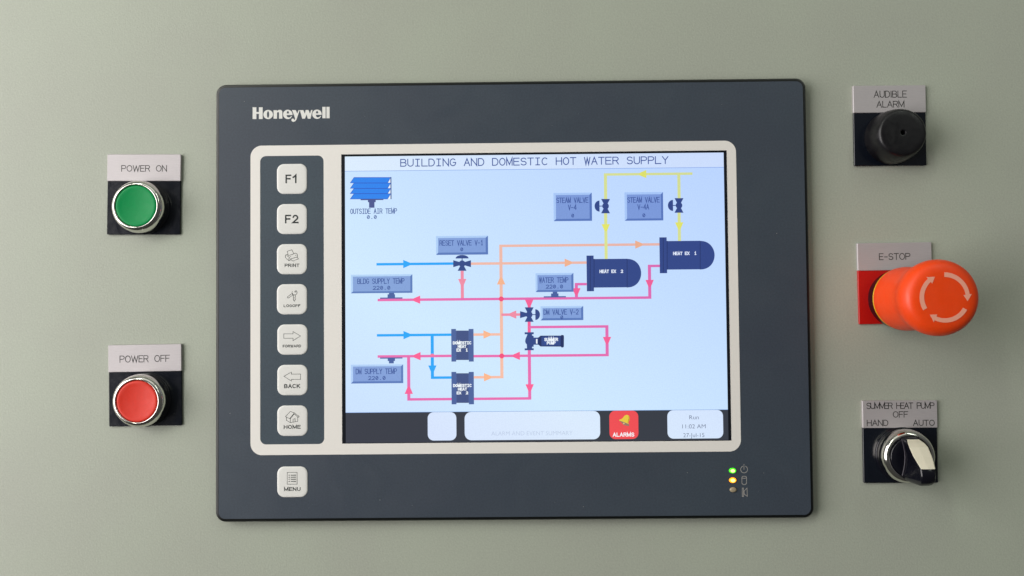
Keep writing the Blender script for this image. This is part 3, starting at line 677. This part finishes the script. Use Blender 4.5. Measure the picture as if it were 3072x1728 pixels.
# ------------------------------------------------------------------ legend plates
def legend_plate(zs, corners, split, rows, low, lab, lowlab, hS=1.7, hB=1.3):
    """corners (x0,y0,x1,y1) of the whole plate in zoom pixels; split = y of the colour change"""
    (ox, oy, s) = zs; zt = Z(ox, oy, s, hS); zb = Z(ox, oy, s, hB)
    (tl, tr, br, bl) = corners
    T = [zt(*tl), zt(*tr)]; Bm = [zb(*bl), zb(*br)]
    ang = math.atan2(T[1][1] - T[0][1], T[1][0] - T[0][0]) * .5 + math.atan2(Bm[1][1] - Bm[0][1], Bm[1][0] - Bm[0][0]) * .5
    cx = (T[0][0] + T[1][0] + Bm[0][0] + Bm[1][0]) / 4; cy = (T[0][1] + T[1][1] + Bm[0][1] + Bm[1][1]) / 4
    ca, sa = math.cos(-ang), math.sin(-ang)
    def loc(p): dx, dy = p[0] - cx, p[1] - cy; return (cx + dx * ca - dy * sa, cy + dx * sa + dy * ca)
    T = [loc(q) for q in T]; Bm = [loc(q) for q in Bm]; S0 = loc(zt((tl[0] + tr[0]) / 2, split))[1]
    x0, x1 = T[0][0], T[1][0]; y1 = (T[0][1] + T[1][1]) / 2; y0 = (Bm[0][1] + Bm[1][1]) / 2
    root = thing('legend_plate', cx, cy, lab, 'legend plate', 'legend plates on the cabinet door')
    root.rotation_euler = (0, -ang, 0)
    mb = MB(); mb.rrloft(x0 + .15, y0, x1 - .15, S0 + .6, .5, [(0, 0.02), (0, hB - .2), (.2, hB)], low, n=4)
    mb.build('plate_body', root, label=lowlab)
    mb = MB(); mb.rrloft(x0, S0, x1, y1, .4, [(0, 0.02), (0, hS - .22), (.22, hS)], M_ALU, n=4)
    ins = mb.build('label_insert', root)
    mb = MB()
    for t, a, b, c, d in rows:
        p0 = loc(zt(a, (c + d) / 2)); p1 = loc(zt(b, (c + d) / 2)); q0 = loc(zt((a + b) / 2, d)); q1 = loc(zt((a + b) / 2, c))
        stroke_text(mb, t, p0[0], p1[0], q0[1], q1[1], hS + .03, M_ENGR, 0.40, gap=.24 if 'SUMMER' not in t else .05, space=1.15 if 'SUMMER' not in t else .95)
    mb.build('engraved_lettering', ins)
    return cx, cy
Z4 = (280, 420, 4.528); Z5 = (280, 990, 4.528); Z8 = (2500, 220, 4.025); Z9 = (2520, 680, 3.8125); Z10 = (2540, 1160, 4.025)
legend_plate(Z4, ((190, 192), (1189, 194), (1188, 1283), (197, 1285)), 557, [('POWER ON', 380, 1000, 342, 430)], M_PLATE,
             'silver and black legend plate engraved POWER ON, behind the green button', 'black lower plate')
legend_plate(Z5, ((200, 207), (1194, 187), (1205, 1296), (212, 1311)), 566, [('POWER OFF', 357, 1040, 343, 438)], M_PLATE,
             'silver and black legend plate engraved POWER OFF, behind the red flat button', 'black lower plate')
legend_plate(Z8, ((238, 147), (1115, 143), (1133, 1110), (256, 1120)), 474, [('AUDIBLE', 487, 887, 210, 294), ('ALARM', 520, 858, 333, 413)], M_PLATE,
             'silver and black legend plate engraved AUDIBLE ALARM, behind the black buzzer', 'black lower plate')
legend_plate(Z9, ((197, 190), (1046, 176), (1062, 1106), (230, 1116)), 498, [('E-STOP', 445, 805, 303, 380)], M_REDPL,
             'silver and red legend plate engraved E-STOP, behind the mushroom button', 'red lower plate')
legend_plate(Z10, ((190, 170), (1093, 166), (1112, 1160), (224, 1165)), 498,
             [('SUMMER HEAT PUMP', 237, 1060, 192, 268), ('OFF', 557, 742, 297, 373), ('HAND', 243, 502, 400, 475), ('AUTO', 800, 1063, 400, 474)], M_PLATE,
             'silver and black legend plate engraved SUMMER HEAT PUMP, behind the selector knob', 'black lower plate')

# ------------------------------------------------------------------ push buttons
def collar(root, x, y, r=14.9):
    mb = MB(); mb.revolve([(r, 1.32), (r, 1.5), (r - .25, 1.9), (r - .6, 2.1), (13.2, 2.1)], x, y, M_BLACK, cap=False)
    mb.build('mounting_collar', root)
BEZ = [(13.3, 1.5), (13.9, 1.9), (14.05, 2.6), (13.9, 3.4), (13.75, 3.9), (14.1, 4.3), (14.35, 5.2), (14.35, 6.6), (14.1, 8.0), (13.6, 9.2), (12.9, 10.1), (12.2, 10.5), (11.75, 10.6), (11.45, 10.45), (11.3, 10.1), (11.3, 8.2)]
def push_button(px, py, m, lab, capcol):
    x, y = at(px, py, 10.4)
    root = thing('push_button', x, y, lab, 'push button', 'flush push buttons left of the touch screen')
    collar(root, x, y)
    mb = MB(); mb.revolve(BEZ, x, y, M_CHROME, cap=False); mb.build('chrome_bezel', root)
    mb = MB(); mb.revolve([(11.15, 8.0), (11.15, 9.6), (11.0, 10.0), (10.6, 10.2), (10.0, 10.22), (9.0, 10.05), (7, 9.75), (4, 9.5), (1.5, 9.4)], x, y, m)
    mb.build('button_cap', root)
push_button(406.7, 617.3, M_GREEN, 'round green push button in a chrome ring below the words POWER ON', 'green')
push_button(410.0, 1204.2, M_RED, 'round flat red push button in a chrome ring below the words POWER OFF', 'red')

# ------------------------------------------------------------------ buzzer
x, y = at(2710, 397.4, 15.8)
root = thing('alarm_buzzer', x, y, 'round black alarm buzzer with a small centre hole, top right of the door', 'buzzer')
mb = MB(); mb.revolve([(14.6, 1.32), (14.6, 3.5), (14.3, 7.5), (13.9, 10.5), (13.3, 13.0), (12.8, 14.4), (12.35, 15.1), (11.8, 15.5), (11.0, 15.75), (9, 15.85), (6, 15.9), (2.2, 15.9), (1.6, 15.88), (1.35, 15.8), (1.3, 15.6), (1.3, 11.0)], x, y, M_BUZZ)
mb.build('buzzer_body', root)
mb = MB(); mb.revolve([(1.28, 11.2), (1.25, 11.21)], x, y, mat('deep_black', (3, 3, 3), 0.9)); mb.build('sound_hole', root)

# ------------------------------------------------------------------ emergency stop
x, y = at(2833.4, 892.5, 51.6)
bx, by_ = x, y
root = thing('emergency_stop_button', x, y, 'large orange-red mushroom stop button with three circling arrows, standing far out', 'emergency stop')
mb = MB(); mb.revolve([(15.6, 1.32), (15.9, 7.5), (15.7, 8.8), (15.0, 9.4)], x, y, M_BLACK); mb.build('mounting_collar', root)
mb = MB(); mb.revolve([(16.0, 9.5), (16.75, 9.7), (16.8, 10.5), (16.4, 10.7), (15.8, 10.75)], x, y, M_YELLOW); mb.build('yellow_ring', root)
prof = [(15.0, 10.6), (16.6, 10.7), (16.95, 11.3), (17.0, 13), (16.8, 18), (16.3, 23), (15.9, 27), (15.8, 30), (16.1, 33), (16.9, 36.2), (17.9, 39), (18.6, 41.5), (18.95, 44), (18.9, 46), (18.45, 48.0), (17.6, 49.6), (16.3, 50.8), (14.5, 51.5), (12, 51.8), (8, 51.9), (3, 51.95)]
mb = MB(); mb.revolve(prof, x, y, M_ESTOP); head = mb.build('mushroom_head', root)
def curved_arrow(a0, a1):
    """arc band from a0 clockwise to a1 (degrees, panel sense) ending in a head"""
    ro, ri = 12.3, 9.95; mid = (ro + ri) / 2; n = 14; mb = MB(); zt = lambda r: 51.86 + (12 - r) * .02 + .06
    vs = []; fs = []
    ah = a1 + 13
    for i in range(n + 1):
        t = math.radians(a0 + (ah - a0) * i / n)
        w = 1.15 - .12 * (i / n)
        for r in (mid - w, mid + w): vs.append((x + r * math.cos(t), y + r * math.sin(t), zt(r)))
    for i in range(n): fs.append([2 * i, 2 * i + 1, 2 * i + 3, 2 * i + 2])
    fs = [f[::-1] if a1 > a0 else f for f in fs]
    b = len(vs); t = math.radians(ah)
    for r in (mid - 2.1, mid + 2.1): vs.append((x + r * math.cos(t), y + r * math.sin(t), zt(r)))
    t = math.radians(a1 - 4); vs.append((x + mid * math.cos(t), y + mid * math.sin(t), zt(mid)))
    fs.append([b, b + 1, b + 2])
    # make all faces look outwards
    out = []
    for f in fs:
        s_ = sum(vs[f[i]][0] * vs[f[(i + 1) % len(f)]][1] - vs[f[(i + 1) % len(f)]][0] * vs[f[i]][1] for i in range(len(f)))
        out.append(f if s_ > 0 else f[::-1])
    mb.add(vs, out, M_ARROW); mb.build('turning_arrow', head)
curved_arrow(90, -6); curved_arrow(-30, -122 - 6); curved_arrow(210, 118)

# ------------------------------------------------------------------ selector switch
x, y = at(2722.6, 1368.5, 7.0)
root = thing('selector_switch', x, y, 'black selector knob with a cream pointer in a chrome ring, lower right', 'selector switch')
collar(root, x, y)
mb = MB(); mb.revolve(BEZ[:11] + [(12.0, 10.5), (11.3, 10.6), (10.95, 10.3), (10.85, 8.0)], x, y, M_CHROME, cap=False); mb.build('chrome_bezel', root)
mb = MB(); mb.revolve([(10.7, 8), (10.7, 10.2), (10.5, 10.7), (10.1, 10.9), (6, 10.9)], x, y, M_BLACK); knob = mb.build('knob_disc', root)
# wedge handle: upright grip rising towards its lower end; sections run from top to bottom
secs = [(11.0, 10.7, 12.0, 4.6, 2.6), (10.0, 10.7, 13.4, 4.8, 3.3), (8.6, 10.7, 16.6, 4.3, 4.5), (6.8, 10.7, 19.5, 3.8, 5.1), (3.0, 10.7, 23.2, 3.1, 5.0), (0.0, 10.7, 26.4, 2.9, 4.5), (-2.7, 10.7, 29.0, 3.0, 3.8), (-6.0, 10.7, 29.6, 3.6, 3.7), (-9.0, 10.7, 29.2, 4.4, 3.6), (-10.3, 10.8, 28.2, 4.3, 3.3), (-11.2, 11.2, 27.0, 3.9, 3.0), (-12.0, 12.0, 25.4, 3.3, 2.4), (-12.4, 13.4, 23.4, 2.4, 1.6)]
vs = []; fs = []
for yy, h0, h1, wb, wt in secs:
    e = .45
    vs += [(x - wb, y + yy, h0), (x - wt, y + yy, h1 - e), (x - wt + e, y + yy, h1), (x, y + yy, h1 + .25), (x + wt - e, y + yy, h1), (x + wt, y + yy, h1 - e), (x + wb, y + yy, h0)]
K = 7
for j in range(len(secs) - 1):
    for i in range(K - 1): fs.append([j * K + i, (j + 1) * K + i, (j + 1) * K + i + 1, j * K + i + 1])
fs.append([i for i in range(K)]); fs.append([(len(secs) - 1) * K + K - 1 - i for i in range(K)])
mb = MB(); mb.add(vs, fs, M_BLACK, True); hd = mb.build('handle', root); smooth_by_angle(hd, 40)
mb = MB(); vs = []; fs = []
ins = secs[1:7]
for j, (yy, h0, h1, wb, wt) in enumerate(ins):
    vs += [(x - wt + .25, y + yy, h1 + .0), (x - wt + .5, y + yy, h1 + .16), (x, y + yy, h1 + .42), (x + wt - .5, y + yy, h1 + .16), (x + wt - .1, y + yy, h1 - .15)]
for j in range(len(ins) - 1):
    for i in range(4): fs.append([j * 5 + i, (j + 1) * 5 + i, (j + 1) * 5 + i + 1, j * 5 + i + 1])
mb.add(vs, fs, M_CREAM, False); mb.build('pointer_insert', hd)

# rounded foot of the grip, where it rises out of the disc
for sgn in (-1, 1):
    path = [(4.75, 10.0), (3.9, 7.0), (3.2, 3.5), (3.0, 0.0), (3.3, -3.5), (4.0, -7.0), (4.7, -9.6)]
    vs = []; fs = []; n = 8
    for px_, py_ in path:
        for i in range(n):
            a = math.pi * i / (n - 1); vs.append((x + sgn * (px_ + .1) + .34 * math.cos(a), y + py_, 10.88 + .34 * math.sin(a)))
    for j in range(len(path) - 1):
        for i in range(n - 1): fs.append([j * n + i, j * n + i + 1, (j + 1) * n + i + 1, (j + 1) * n + i])
    mb = MB(); mb.add(vs, fs, mat('black_edge_highlight', (58, 54, 62), 0.3), True); mb.build('grip_foot', knob)  # paler grey paints in the highlight along the black foot

# a few specks of dust and a chip of paint, as the photograph shows
M_DUST = mat('pale_dust', (200, 200, 192), 0.8)
def specks(pts, h, name, parent, ox, oy):
    ORG[0], ORG[1] = ox, oy; mb = MB()
    for (a, b, r) in pts:
        n = 6; ph = random.random() * 6
        mb.add([(a + r * random.uniform(.6, 1.2) * math.cos(ph + k * math.tau / n), b + r * random.uniform(.6, 1.2) * math.sin(ph + k * math.tau / n), h + .02) for k in range(n)]
               + [(a, b, h + .09)], [[k, (k + 1) % n, n] for k in range(n)], M_DUST)
    mb.build(name, parent, kind='stuff')
pts = [(*at(*q, HO), .16) for q in ((2291, 1419), (2062, 1418), (733, 304), (1140, 1500), (1750, 1520), (690, 1240), (2330, 700))]
pts += [(random.uniform(OL + 6, OR_ - 6), random.choice((random.uniform(OB + 4, OB + 34), random.uniform(OT - 34, OT - 5))), random.uniform(.05, .1)) for _ in range(26)]
specks(pts, HO, 'dust', hmi, hmi.location.x * 1000, hmi.location.z * 1000)
door = bpy.data.objects['cabinet_door']
specks([(*at(533, 1279, 0), .28)] + [(random.uniform(-270, 270), random.uniform(-150, 155), random.uniform(.06, .13)) for _ in range(45)], 0, 'dust', door, 0, 0)
